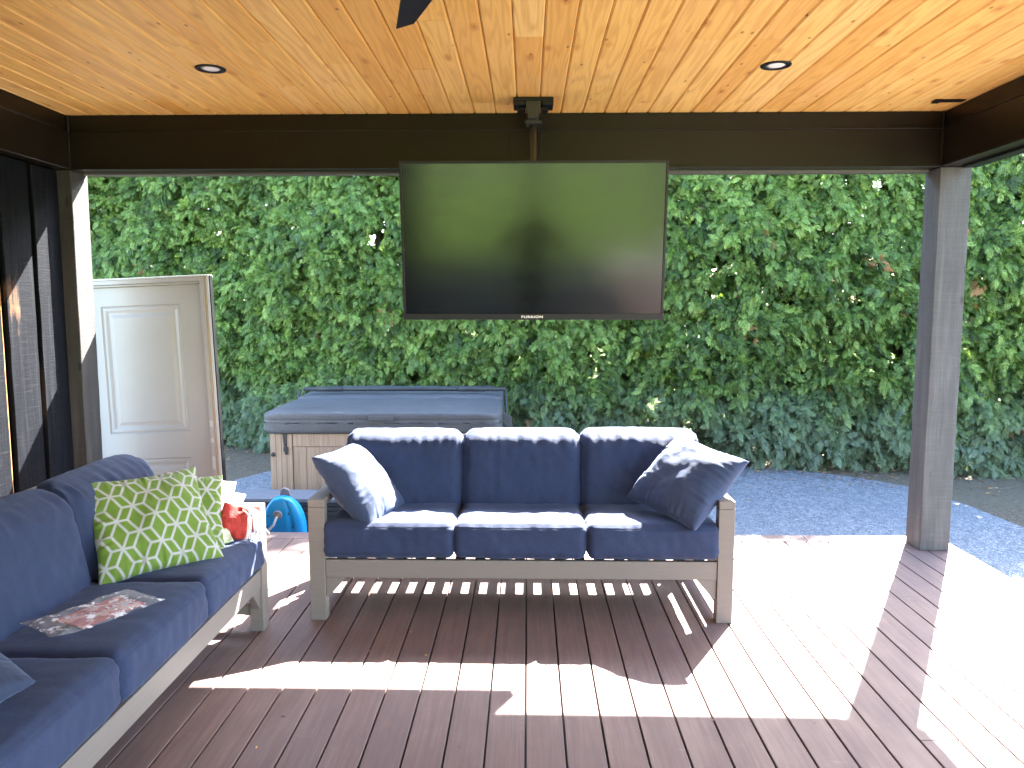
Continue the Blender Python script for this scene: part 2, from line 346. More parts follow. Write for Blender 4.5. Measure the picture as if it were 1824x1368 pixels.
# beams : back, left, right, front ; lower web, recessed top band, thin lips, soffit strip
def beam(x0,x1,y0,y1,nx,ny,joints):
    m=MB(); m.box(x0,x1,y0,y1,BZ,2.668)
    r=.012
    a=[x0,x1,y0,y1]
    if nx>0: a[1]-=r
    if nx<0: a[0]+=r
    if ny<0: a[2]+=r
    if ny>0: a[3]-=r
    m.box(a[0],a[1],a[2],a[3],2.6765,CZ-.002)
    # drip lip below the band and at the bottom
    l=.006
    b=[x0,x1,y0,y1]
    if nx>0: b[1]+=l
    if nx<0: b[0]-=l
    if ny<0: b[2]-=l
    if ny>0: b[3]+=l
    m.box(b[0],b[1],b[2],b[3],2.6682,2.6763)
    m.box(b[0],b[1],b[2],b[3],BZ-.006,BZ+.004)
    for j in joints:
        if ny: yy=y0 if ny<0 else y1; m.box(j-.004,j+.004,yy-.0025,yy+.001,BZ+.004,2.668); 
    o=m.build('beam',M_beam,pav,.0015,1); return o
beam(IX0-.19,IX1+.19,BY,BY+.19,0,-1,[-.115])
beam(IX0-.19,IX0,FY,BY-.0025,1,0,[])
beam(IX1,IX1+.19,FY,BY-.0025,-1,0,[])
beam(IX0-.19,IX1+.19,FY-.19,FY-.0025,0,1,[])
# corner trims
for cx,sx in ((IX0,1),(IX1,-1)):
    m=MB(); m.box(cx+(0 if sx>0 else -.008),cx+(.008 if sx>0 else 0),BY-.010,BY-.0025,BZ-.004,CZ-.004); m.build('corner_trim',M_tvframe,pav,.001,1)
# aluminium screen track under the back beam
m=MB(); m.box(IX0+.02,IX1-.02,BY+.10,BY+.185,BZ-.022,BZ-.0065); m.build('screen_track',mat_metal('grey_track',(.085,.075,.068),.4),pav,.001,1)
m=MB(); m.box(IX1+.10,IX1+.185,FY,BY-.05,BZ-.022,BZ-.0065); m.build('screen_track',M_black,pav,.001,1)
for (px,py) in ((IX1,BY),(IX0-.19,BY),(IX1,FY-.19),(IX0-.19,FY-.19),(.02,FY-.19)):
    m=MB(); m.cur=(px*3+1,py,2.2)
    # subdivided post with slightly rough edges
    n=26
    for i in range(n):
        pass
    P=[];F=[]
    for i in range(n+1):
        z=(BZ-.007)*i/n
        for (ax,ay) in ((0,0),(.19,0),(.19,.19),(0,.19)):
            P.append((px+ax+random.uniform(-.0011,.0011),py+ay+random.uniform(-.0011,.0011),z))
    for i in range(n):
        for k in range(4): F.append((i*4+k,i*4+(k+1)%4,i*4+4+(k+1)%4,i*4+4+k))
    F += [(3,2,1,0),tuple(n*4+k for k in range(4))]
    m.add(P,F); m.build('post',M_post_shade if px<-1 else M_post,pav,.005,2)
# left wall: charred boards over a dark backing, raw amber edges in the gaps
wall=MB(); wall.box(-3.08,-3.012,FY,BY-.003,0.0,BZ-.007)
wall=wall.build('wall',M_black,pav)
y=BY-.006; k=0
mb=MB(); ma=MB()
while y>FY+.2:
    wd=.245+random.uniform(-.012,.01); xo=-2.97+random.uniform(-.006,.004) 
    mb.cur=(random.random()*40,random.random()*40,random.random()*40)
    n=20; P=[];F=[]
    j0=[random.uniform(-.002,.002) for _ in range(n+1)]; j1=[random.uniform(-.004,.002) for _ in range(n+1)]
    for i in range(n+1):
        z=.03+(BZ-.045)*i/n
        P += [(xo-.03,y-wd+j1[i],z),(xo,y-wd+j1[i],z),(xo,y+j0[i],z),(xo-.03,y+j0[i],z)]
    for i in range(n):
        for q in range(4): F.append((i*4+q,i*4+(q+1)%4,i*4+4+(q+1)%4,i*4+4+q))
    F += [(3,2,1,0),tuple(n*4+q for q in range(4))]
    mb.add(P,F)
    if k!=0:
        ma.cur=(k*1.3,2,k); ma.box(-3.011,-2.986,y+.002,y+(.026 if k==2 else .010),.03,BZ-.02 if k!=1 else 1.2)
    y-=wd+.055; k+=1
mb.build('cladding_board',M_char,wall,.003,1); ma.build('board_edge',M_amber,wall)
wall['label']='charred black vertical board wall with raw amber gaps'
# ceiling bracket near the right beam
m=MB(); m.box(2.36,2.535,4.68,4.73,CZ-.007,CZ-.0005); m.box(2.36,2.40,4.672,4.738,CZ-.012,CZ-.007)
o=m.build('mounting_bracket',M_black,None,.001,1); tag(o,'small flat black metal bracket screwed to ceiling beside the side beam','bracket')
# downlights
for (x,y,lab) in ((-1.599,4.013,'round recessed ceiling light with black trim above the left sofa end'),(1.229,4.014,'round recessed ceiling light with black trim between the television and the grey corner post')):
    t=empty('recessed_light',(x,y,CZ),lab,'ceiling light','recessed ceiling lights')
    m=MB(); n=40; prof=[(.075,0.0),(.074,-.005),(.066,-.007),(.050,-.0055),(.048,.004)]
    m.lathe(prof,(0,0,0),n); m.f=m.f[:-2]; m.mi=m.mi[:-2]; m.sm=m.sm[:-2]; m.build('trim_ring',M_black,t)
    m=MB(); m.lathe([(.049,-.001),(.03,-.0035),(.004,-.0042)],(0,0,0),n); m.build('lens',M_lens,t)

# ceiling fan
fan=empty('ceiling_fan',(-.19,1.92,2.47),'black ceiling fan hanging from pine ceiling, only one blade tip reaching into view','ceiling fan')
m=MB(); m.lathe([(.02,.3),(.065,.3),(.07,.26),(.03,.22),(.014,.2),(.014,.09),(.05,.08),(.11,.05),(.125,0),(.11,-.04),(.06,-.06),(.01,-.062)]); m.build('motor_housing',M_black,fan)
base=math.atan2(.95,-.3)
for q in range(3):
    a=base+q*2*math.pi/3; M=Matrix.Rotation(a,4,'Z')
    m=MB(); m.prism([(.08,-.03),(.25,-.055),(.418,-.041),(.616,-.021),(.68,.027),(.444,.047),(.25,.06),(.08,.03)],-.004,.004,M)
    m.build('blade',M_black,fan,.002,1)

# ------------------------------------------------------------------ television + mount
t=empty('tv_mount',(.03,4.69,CZ),'black telescopic ceiling pole mount holding the television','tv mount')
m=MB(); m.box(-.115,.115,-.11,.06,-.022,-.001); m.box(-.115,-.05,-.112,.03,-.045,-.022); m.box(.05,.115,-.112,.03,-.045,-.022)
m.box(-.088,-.045,-.06,.03,-.062,-.045); m.box(.045,.088,-.06,.03,-.062,-.045); m.build('ceiling_plate',M_black,t,.003)
m=MB(); m.prism([(-.045,-.02),(.045,-.02),(.043,-.05),(.028,-.115),(-.028,-.115),(-.043,-.05)],-.02,.105,Matrix.Rotation(R(90),4,'X')); m.box(-.042,.042,-.055,.045,-.137,-.115)
for sx in (-1,1):
    for zz in (-.121,-.131): m.tube([(sx*.042,-.04,zz),(sx*.05,-.04,zz)],.004,8)
m.build('tilt_bracket',mat_metal('gunmetal',(.03,.029,.027),.35),t,.003)
m=MB(); m.tube([(.0,-.01,-.13),(.0,-.01,-.62)],.0195,20); m.tube([(.0,-.01,-.34),(.0,-.01,-.345)],.0205,20); m.build('pole',mat_metal('pole_metal',(.05,.045,.04),.33),t)
m=MB(); m.box(-.2,.2,-.075,-.04,-.75,-.55); m.box(-.03,.03,-.05,.02,-.68,-.5); m.build('tv_plate',M_black,t,.003)
m=MB(); m.tube([(.04,-.0,-.11),(.07,-.01,-.10),(.075,0,-.13),(.05,.02,-.15),(.04,.02,-.3),(.03,.03,-.6)],.004,8); m.build('cable',M_black,t)
tv=empty('television',(.03,4.42,1.506),'large flat black television hanging from ceiling pole over the middle sofa','television')
tv.rotation_euler=(R(6.0),0,R(0))
W2,H=.7375,.872
m=MB(); bz=.014; bb=.034; F0=0.0
m.box(-W2,W2,0,.02,0,bb); m.box(-W2,W2,0,.02,H-bz,H); m.box(-W2,-W2+bz,0,.02,bb,H-bz); m.box(W2-bz,W2,0,.02,bb,H-bz)
m.build('bezel',M_tvframe,tv,.0015,1)
m=MB(); m.box(-W2+.004,W2-.004,.0205,.06,.004,H-.004); m.box(-.5,.5,.06,.09,.1,.7); m.build('back_housing',M_black,tv,.004)
m=MB(); m.add([(-W2+bz,.006,bb),(W2-bz,.006,bb),(W2-bz,.006,H-bz),(-W2+bz,.006,H-bz)],[(0,1,2,3)]); m.build('screen',M_screen,tv)
cu=bpy.data.curves.new('brand_lettering','FONT'); cu.body='FURRION'; cu.size=.0235; cu.align_x='CENTER'; cu.extrude=.0006; cu.space_character=1.15; cu.offset=.0007
to=bpy.data.objects.new('tmp',cu); COL.objects.link(to); bpy.context.view_layer.update()
me=bpy.data.meshes.new_from_object(to.evaluated_get(bpy.context.evaluated_depsgraph_get())); bpy.data.objects.remove(to)
lo=bpy.data.objects.new('brand_lettering',me); COL.objects.link(lo); lo.parent=tv; lo.rotation_euler=(R(90),0,0); lo.scale=(1.12,.8,1); lo.location=(-.005,-.0012,.0105)
me.materials.clear(); me.materials.append(simple('silver_lettering',(.8,.78,.76),.35))

# ------------------------------------------------------------------ soft things
def finish(bm,name,mat,parent,smooth=True,attr=None):
    me=bpy.data.meshes.new(name); bm.to_mesh(me); bm.free()
    for p in me.polygons: p.use_smooth=smooth
    o=bpy.data.objects.new(name,me); COL.objects.link(o); me.materials.append(mat)
    if parent: o.parent=parent
    return o
def cushion(name, w,d,h, mat, parent, loc, rot=(0,0,0), r=.05, puff=.02, seed=0, cuts=34, pleat=0, sag=0, seam=True):
    bm=bmesh.new(); bmesh.ops.create_cube(bm,size=2); bmesh.ops.subdivide_edges(bm,edges=bm.edges[:],cuts=cuts,use_grid_fill=True)
    hx,hy,hz=w/2,d/2,h/2; so_=Vector((seed*7.3,seed*3.1,seed*1.7))
    for v in bm.verts:
        p=v.co; q=Vector((p.x*hx,p.y*hy,p.z*hz))
        inn=Vector((max(-hx+r,min(hx-r,q.x)),max(-hy+r,min(hy-r,q.y)),max(-hz+r,min(hz-r,q.z))))
        dd=q-inn
        if dd.length>1e-6: q=inn+dd.normalized()*r; nrm=dd.normalized()
        else: nrm=Vector((0,0,1))
        fx,fy,fz=(1-min(1,abs(p.x))**3),(1-min(1,abs(p.y))**3),(1-min(1,abs(p.z))**3)
        dz=(q.z/hz)*puff*fx**.6*fy**.6; dy=(q.y/hy)*puff*.55*fx**.6*fz**.6; dx=(q.x/hx)*puff*.35*fy**.6*fz**.6
        if abs(q.z)>hz*.4: q.z+=dz*(.45 if pleat else 1)
        if abs(q.y)>hy*.4: q.y+=dy
        if abs(q.x)>hx*.4: q.x+=dx
        if sag and q.z>0: q.z-=sag*math.exp(-((p.x*.9)**2+(p.y*.9)**2)*2)
        k=q*1.0+so_
        amp=.0038*noise.noise(k*9)+.0022*noise.noise(Vector((k.x*26,k.y*9,k.z*12)))
        # creases that run in from the seams
        ex=min(hx-abs(q.x),.2); e=math.exp(-max(0,ex)/.05)
        amp+=e*.0045*noise.noise(Vector((k.x*8,k.y*38,k.z*38)))
        ey=max(0,hy-abs(q.y)); e2=math.exp(-ey/.045); amp+=e2*.004*noise.noise(Vector((k.x*34,k.y*6,k.z*16)))
        if pleat:
            t9=max(0,(.13-(hz-q.z))/.13); q.y+=.068*t9*t9*max(0,min(1,(hy-q.y)/(2*hy)))
        if pleat:   # pleats hanging from a seam just below the top edge
            dzt=hz-q.z; e3=math.exp(-((dzt-.05)/.055)**2) if dzt>.05 else math.exp(-((dzt-.05)/.03)**2)
            t_=noise.noise(Vector((k.x*30,1.3,k.z*4))); amp+=pleat*e3*(-abs(t_)*1.6+.2)
            amp-=.0015*math.exp(-((dzt-.048)/.005)**2)
        if seam:
            for sgn in (-1,1):
                amp-=.0022*math.exp(-((q.z-sgn*(hz-.020))/.0045)**2) if not pleat else 0
        v.co=q+nrm*amp
    o=finish(bm,name,mat,parent); o.location=loc; o.rotation_euler=rot
    return o
def pillow(name, C, u, v, size, thick, mat, seed=0, n=64, pattern=False, wrinkle=1.0, conv=.06, parent=None):
    """square pillow, centre C, in-plane axes u, v (unit)."""
    u=Vector(u).normalized(); v=Vector(v); v=(v-u*v.dot(u)).normalized(); nn=u.cross(v)
    sx,sy=size; rnds=Vector((seed*3.7,seed*5.1,0))
    verts=[];cols=[];idx={}
    for side in (1,-1):
        for i in range(n+1):
            for j in range(n+1):
                a=2*i/n-1; b=2*j/n-1
                a=math.sin(a*math.pi/2)*.35+a*.65; b=math.sin(b*math.pi/2)*.35+b*.65
                edge=(i in (0,n) or j in (0,n))
                if edge and side==-1: idx[(side,i,j)]=idx[(1,i,j)]; continue
                px=a*(1-conv*(1-b*b)*1.0)  ; py=b*(1-conv*(1-a*a))
                t=((1-a**2)*(1-b**2)); th=thick/2*(t**.42)
                ew=math.exp(-(1-max(abs(a),abs(b)))/.16)
                along=b if abs(a)>abs(b) else a
                wv=noise.noise(Vector((a*3,b*3,side*2))+rnds)*.008+noise.noise(Vector((a*8,b*8,side*3))+rnds)*.0018
                wv+=ew*noise.noise(Vector((along*13,side,seed)))*.016*wrinkle
                wv*=min(1,t*6+.12)
                P=u*(px*sx/2)+v*(py*sy/2)+nn*side*(th+ (wv if not edge else 0)) + nn*(noise.noise(Vector((a*1.3,b*1.3,9))+rnds)*.018)
                if edge: P+= nn*noise.noise(Vector((along*9,seed,5)))*.006
                idx[(side,i,j)]=len(verts); verts.append(Vector(C)+P); cols.append((px*sx/2,py*sy/2))
    fs=[]
    for side in (1,-1):
        for i in range(n):
            for j in range(n):
                q=[idx[(side,i,j)],idx[(side,i+1,j)],idx[(side,i+1,j+1)],idx[(side,i,j+1)]]
                fs.append(q if side>0 else q[::-1])
    me=bpy.data.meshes.new(name); c0=Vector(C); me.from_pydata([p-c0 for p in verts],[],fs); me.materials.append(mat)
    for p in me.polygons: p.use_smooth=True
    if pattern:
        X=np.array(cols); Lc=.120; ax=.073; s_=.56*ax
        val=np.full(len(X),9.)
        # three segment kinds per star node, nodes within reach
        i0=np.round((X[:,0])/ax)
        for di in (-1,0,1):
            ci=i0+di; off=np.where(ci%2==0,0,.5)*Lc
            j0=np.round((X[:,1]-off)/Lc)
            for dj in (-1,0,1):
                nx=ci*ax; ny=(j0+dj)*Lc+off; dx=X[:,0]-nx; dy=X[:,1]-ny
                def seg(x0,y0,x1,y1):
                    t=np.clip(((dx-x0)*(x1-x0)+(dy-y0)*(y1-y0))/((x1-x0)**2+(y1-y0)**2),0,1)
                    return np.hypot(dx-x0-t*(x1-x0),dy-y0-t*(y1-y0))
                for sg in (1,-1):
                    val=np.minimum(val,seg(0,0,sg*s_,0)); val=np.minimum(val,seg(sg*s_,0,sg*ax,Lc/2)); val=np.minimum(val,seg(sg*s_,0,sg*ax,-Lc/2))
        at=me.attributes.new('line','FLOAT','POINT'); at.data.foreach_set('value',np.clip((.0048-val)/.0022+.5,0,1).astype(np.float32))
    me.update(); o=bpy.data.objects.new(name,me); COL.objects.link(o); o.location=C
    if parent: o.parent=parent
    return o

# ------------------------------------------------------------------ sofas
def sofa(loc, rz, label, seeds):
    """local frame: front faces -Y, x across; origin at front centre on the floor"""
    t=empty('sofa',loc,label,'sofa','three seat outdoor sofas with navy cushions',rz)
    HW=1.063; D=.86
    for sx in (-1,1):
        for (y0,y1,zt) in ((0,.065,.585),(D-.065,D,.66)):
            m=MB(); m.cur=(random.random()*9,)*3; x0,x1=(sx*HW,sx*(HW-.08)) if sx<0 else (HW-.08,HW); m.box(x0,x1,y0,y1,0,zt if y0 else .585); m.build('leg',M_frame,t,.003)
        x0,x1=(-HW,-HW+.08) if sx<0 else (HW-.08,HW)
        m=MB(); m.cur=(random.random()*9,)*3; m.box(x0,x1,0,D-.066,.5853,.625); m.build('arm',M_frame,t,.004)
        m=MB(); m.cur=(random.random()*9,)*3; m.box(x0+.02,x1-.02,.066,D-.066,.222,.31); m.box(x0+.02,x1-.02,.066,D-.066,.075,.135); m.build('stretcher',M_frame,t,.003)
        # gusset under the front rail
        gx=x1+.001 if sx<0 else x0-.001; g=.10*(1 if sx<0 else -1)
        m=MB(); m.prism([(gx,.221),(gx+g,.221),(gx+g*.12,.12),(gx,.12)],-.045,-.012,Matrix.Rotation(R(90),4,'X')); m.build('gusset',M_frame,t,.002)
    m=MB(); m.cur=(2,random.random()*9,1); m.box(-HW+.081,HW-.081,.006,.036,.222,.315); m.build('front_rail',M_frame,t,.003)
    m=MB(); m.cur=(5,random.random()*9,1); m.box(-HW+.081,HW-.081,D-.04,D-.01,.222,.30); m.build('rear_rail',M_frame,t,.003)
    # backrest: top rail, low rail, slats (leaning)
    M=Matrix.Translation((0,D-.15,.36))@Matrix.Rotation(R(-12),4,'X')
    m=MB(); m.cur=(1,1,8); m.box(-HW+.082,HW-.082,0,.03,.40,.47,0,M); m.box(-HW+.082,HW-.082,0,.03,.05,.12,0,M)
    k=-HW+.16
    while k<HW-.2: m.box(k,k+.055,.002,.024,.12,.40,0,M); k+=.145
    m.build('back_frame',M_frame,t,.003)
    m=MB(); k=-HW+.12
    while k<HW-.12:
        m.cur=(k*5,1,1); m.box(k,k+.0525,.037,D-.041,.285,.303); k+=.1015
    m.build('seat_slat',M_frame,t,.002,1)
    cw=.662; gap=(2*(HW-.08)+.02-3*cw)/2
    for i in range(3):
        x=(i-1)*(cw+gap*.5)
        cushion('seat_cushion',cw,.70,.176,M_navy,t,(x,.335,.408),(R(-1.5),0,R(random.uniform(-.7,.7))),.036,.016,seeds+i,38,sag=.012)
        cushion('back_cushion',cw-.006,.19,.465,M_navy,t,(x,.565,.652+.004*((i*7)%3)),(R(-12),R(random.uniform(-.6,.6)),0),.058,.026,seeds+10+i,38,pleat=.017)
    return t
sofa((-.034,3.765,0),0,'taupe framed three seat sofa under the television, facing the camera',1)
sofa((-1.288,2.64,0),R(90),'taupe framed three seat sofa along the charred wall with green pillows on it',30)

def mean(*p): return sum((Vector(q) for q in p),Vector())/len(p)
# navy throw pillows
A=Vector((-1.06,3.86,.79)); C_=Vector((-.775,3.80,.475)); 
p=pillow('throw_pillow',mean(A,C_)+Vector((.03,.20,.012)),(.22,1,-.02),C_-A,(.47,.47),.23,M_navy2,1)
tag(p,'navy throw pillow slumped against the left arm of the sofa under the television','pillow','navy throw pillows')
T_=Vector((.83,4.24,.865)); R_=Vector((1.085,3.90,.80)); L_=Vector((.565,4.06,.57)); B_=L_+(R_-T_)
p=pillow('throw_pillow',mean(T_,R_,L_,B_),(R_-T_),(T_-L_),(.48,.47),.20,M_navy2,2)
tag(p,'navy throw pillow balanced on its corner against the right arm of the middle sofa','pillow','navy throw pillows')
p=pillow('throw_pillow',(-1.62,1.90,.575),(.55,-.45,.02),(.62,.75,.12),(.46,.46),.15,M_navy2,3)
tag(p,'navy throw pillow on the nearest seat of the wall sofa, at photo edge','pillow','navy throw pillows')
# green pillows
a=N('green_lattice_fabric',.8,(.2,.36,.03)); a.b.inputs['Sheen Weight'].default_value=.15; at=a.n('Attribute',attribute_name='line')
gn=a.noise(a.coord(),300,2); a.col(a.mix(at.outputs['Fac'],a.mix(gn,(.09,.165,.012),(.12,.205,.018)),(.37,.38,.37))); a.bump(gn,.3,.002); M_green=a.m
uu=Vector((.327,.304,0)).normalized(); 
p=pillow('patterned_pillow',(-1.60,3.185,.672),uu,(-.13,.27,.34),(.50,.48),.16,M_green,4,170,True,1,.10)
tag(p,'green pillow with white cube lattice lines, the front one leaning on the wall sofa','pillow','green lattice pillows')
p=pillow('patterned_pillow',(-1.60,3.385,.625),Vector((.38,.16,0)),(-.09,.29,.31),(.44,.44),.13,M_green,5,150,True)
tag(p,'green lattice pillow mostly hidden behind the other green one, next to white blanket','pillow','green lattice pillows')
# white blanket (folded layers) and red knitted bag with tassels
a=N('cream_cotton',.9,(.78,.76,.72)); gn=a.noise(a.coord(),70,4); a.col(a.mix(gn,(.70,.68,.64),(.84,.82,.79))); a.bump(gn,.5,.005); M_cream=a.m
bl=empty('throw_blanket',(-1.50,3.50,.50),'white folded throw blanket heaped at the far end of the wall sofa','blanket')
for k in range(2):
    o=pillow('fold',(-.03+.04*k,.03*k,.15-.03*k),(.36,.24,-.12-.06*k),(-.10,.20,.36),(.33-.03*k,.32-.05*k),.13,M_cream,20+k,50,False,2.4,.09,parent=bl)
a=N('red_knit',.85,(.45,.03,.025)); gn=a.noise(a.coord(),120,3); a.col(a.mix(gn,(.36,.02,.02),(.55,.06,.045))); a.bump(gn,.8,.006); M_red=a.m
rb=empty('knitted_bag',(-1.345,3.50,.50),'small red knitted bag with white fringe lying beside the white blanket','bag')
pillow('pouch',(-.02,.0,.085),(.9,.3,-.3),(.1,.4,.9),(.14,.16),.09,M_red,31,30,False,1,.03,parent=rb)
m=MB()
for k in range(11):
    a0=random.uniform(-.04,.05); b0=random.uniform(-.03,.03)
    m.tube([(.025+a0*.2,b0+.02,.15+random.uniform(-.02,.01)),(.06+a0*.3,b0*1.3+.02,.12),(.075+a0*.6,b0*1.6,.06),(.085+a0,b0*2,.012)],[.0035,.0035,.003,.004],6)
m.build('fringe',M_cream,rb)
pillow('lining',(-.06,-.09,.045),(.8,.5,.1),(-.2,.6,.5),(.11,.10),.03,simple('pale_green_cotton',(.55,.58,.42),.9),33,20,parent=rb)

# clear plastic bag with printed card
a=N('clear_film',.12,(.9,.93,1)); tr=a.n('BsdfTransparent'); mx=a.n('MixShader'); lw=a.n('LayerWeight'); lw.inputs[0].default_value=.35
wr=a.noise(a.coord(),28,4,.6); a.bump(wr,.9,.012); cr=a.ramp(wr,[(.55,G(.03)),(.62,G(.55))]); fa=a.math('MULTIPLY_ADD',lw.outputs['Facing'],.38,cr); a.l(fa,mx.inputs[0]); a.b.inputs['Specular IOR Level'].default_value=1
a.l(tr.outputs[0],mx.inputs[1]); a.l(a.b.outputs[0],mx.inputs[2]); a.l(mx.outputs[0],a.t.nodes['Material Output'].inputs[0]); M_film=a.m
bag=empty('plastic_bag',(-1.52,2.60,.505),'clear crinkled plastic bag holding a red printed card on the navy seat','plastic bag',rz=R(62))
def film(z0,amp,sd,edge):
    m=MB(); n=40; P=[]
    for i in range(n+1):
        for j in range(n+1):
            x=(i/n-.5)*.40; y=(j/n-.5)*.215
            e=min(i,j,n-i,n-j)/n; b=min(1,e*6)
            x+=.012*noise.noise(Vector((j*.2,sd,0))); y+=.010*noise.noise(Vector((i*.2,sd,5)))
            z=z0*b+amp*(noise.noise(Vector((x*16,y*16,sd)))+.6*abs(noise.noise(Vector((x*38,y*38,sd)))))*(.3+.7*b)+edge*max(0,-i/n+.22)*1.2*(noise.noise(Vector((y*9,2,sd)))+.5)
            P.append((x,y,z+.01))
    F=[(i*(n+1)+j,(i+1)*(n+1)+j,(i+1)*(n+1)+j+1,i*(n+1)+j+1) for i in range(n) for j in range(n)]
    m.add(P,F,0,True); return m
m=film(.016,.010,1.0,.12); m.build('film',M_film,bag)
a=N('printed_card',.5,(.5,.2,.18)); vo=a.noise(a.coord((14,22,1)),1,2); a.col(a.ramp(vo,[(.36,(.30,.03,.04)),(.48,(.36,.05,.05)),(.5,(.48,.27,.25)),(.62,(.55,.36,.33)),(.66,(.30,.42,.5))],'CONSTANT')); 
m=MB(); m.box(-.10,.145,-.075,.075,.004,.009,0,Matrix.Rotation(R(3),4,'Z')); m.build('card',a.m,bag,.001,1)

# ------------------------------------------------------------------ things beyond the deck
# leaning door in its frame
dr=empty('door',(-3.16+.02,5.42,HG+.016),'white two panel door still in its frame, leaning outside behind the wall sofa','door')
dr.rotation_euler=(R(-2),R(-2.55),0)
FW,FH=.935,2.035
m=MB(); m.box(.0,.03,0,.13,0,FH); m.box(FW-.03,FW,0,.10,0,FH); m.box(.031,FW-.031,0,.13,FH-.03,FH); m.build('frame',M_white,dr,.002)
m=MB(); m.box(FW-.046,FW-.031,.02,.06,.0,FH-.046); m.box(.031,FW-.031,.02,.06,FH-.0455,FH-.031); m.build('stop',M_white,dr,.002)
m=MB(); m.box(FW+.001,FW+.013,.006,.05,0,FH-.004); m.build('raw_jamb',M_tan,dr)
m=MB(); m.box(FW+.0135,FW+.0165,.002,.06,0,FH-.006); m.build('dark_gap',M_black,dr)
m=MB(); m.box(FW+.017,FW+.036,-.006,.06,0,FH+.012); m.box(-.01,FW+.0165,-.006,.12,FH+.0005,FH+.012); m.build('casing',M_grey,dr,.002)
m=MB(); m.box(FW+.0365,FW+.044,.0,.045,0,FH+.008); m.build('sill_edge',M_black,dr)
m=MB()
for k in range(4): m.box(FW-.029,FW-.006,-.0012,.001,.5+.15*k+random.uniform(0,.05),.54+.15*k+random.uniform(0,.06))
m.build('tape_scrap',M_grey,dr)
# slab with moulded panels
m=MB(); x0,x1,z0,z1=.04,FW-.048,.02,FH-.048; yf=.045; W_=x1-x0
pan=[(x0+.115,x1-.15,.93,1.855),(x0+.115,x1-.15,.20,.745)]
def slab():
    xs=[x0,pan[0][0],pan[0][1],x1]; zs=[z0,.20,.745,.93,1.855,z1]
    for i in range(3):
        for j in range(5):
            if i==1 and j in (1,3): continue
            m.add([(xs[i],yf,zs[j]),(xs[i+1],yf,zs[j]),(xs[i+1],yf,zs[j+1]),(xs[i],yf,zs[j+1])],[(0,1,2,3)])
    for (a0,a1,b0,b1) in pan:
        prof=[(0,0),(.008,.009),(.018,.004),(.03,.004),(.05,.013),(.062,.013),(.085,.004)]
        rings=[]
        for (ins,dep) in prof: rings.append([(a0+ins,yf+dep,b0+ins),(a1-ins,yf+dep,b0+ins),(a1-ins,yf+dep,b1-ins),(a0+ins,yf+dep,b1-ins)])
        P=[q for r_ in rings for q in r_]
        F=[(i*4+k,i*4+(k+1)%4,i*4+4+(k+1)%4,i*4+4+k) for i in range(len(prof)-1) for k in range(4)]+[tuple((len(prof)-1)*4+k for k in range(4))]
        m.add(P,F)
    m.box(x0,x1,yf+.016,yf+.045,z0,z1)
slab(); m.build('slab',M_white,dr)

# hot tub
tub=empty('hot_tub',(-1.31,6.86,HG+.013),'square hot tub with tan plank cabinet under a charcoal vinyl cover','hot tub',rz=R(1.2))
TW=1.045; TD=2.12
def rrect(hw,y0,y1,r,n=6):
    pts=[]
    for (cx,cy,a0) in ((hw-r,y1-r,0),(-hw+r,y1-r,90),(-hw+r,y0+r,180),(hw-r,y0+r,270)):
        for k in range(n+1): a=R(a0+90*k/n); pts.append((cx+r*math.cos(a),cy+r*math.sin(a)))
    return pts
m=MB(); m.prism(rrect(TW-.03,.03,TD-.03,.06),.0,.74); m.build('cabinet',M_spa,tub)
m=MB()
def pl(x0,x1,z0,z1,dy=0):
    m.cur=(random.random()*30,random.random()*30,random.random()*9); m.box(x0,x1,.008-dy,.029,z0,z1)
for x in (-TW+.03,-TW+.085,-TW+.115,-TW+.175): pass
pl(-TW+.035,-TW+.085,0,.715); pl(-TW+.087,-TW+.135,0,.715); pl(-TW+.137,-TW+.185,0,.715); pl(-TW+.188,-TW+.235,0,.715,.008)
pl(-TW+.24,TW-.24,.60,.715); pl(-TW+.24,TW-.24,0,.06)
k=-TW+.24
while k<TW-.25: pl(k,min(k+.118,TW-.24),.063,.597,-.004); k+=.12
pl(TW-.235,TW-.188,0,.715,.008); pl(TW-.185,TW-.137,0,.715); pl(TW-.135,TW-.085,0,.715); pl(TW-.083,TW-.035,0,.715)
m.build('front_plank',M_spa,tub,.002,1)
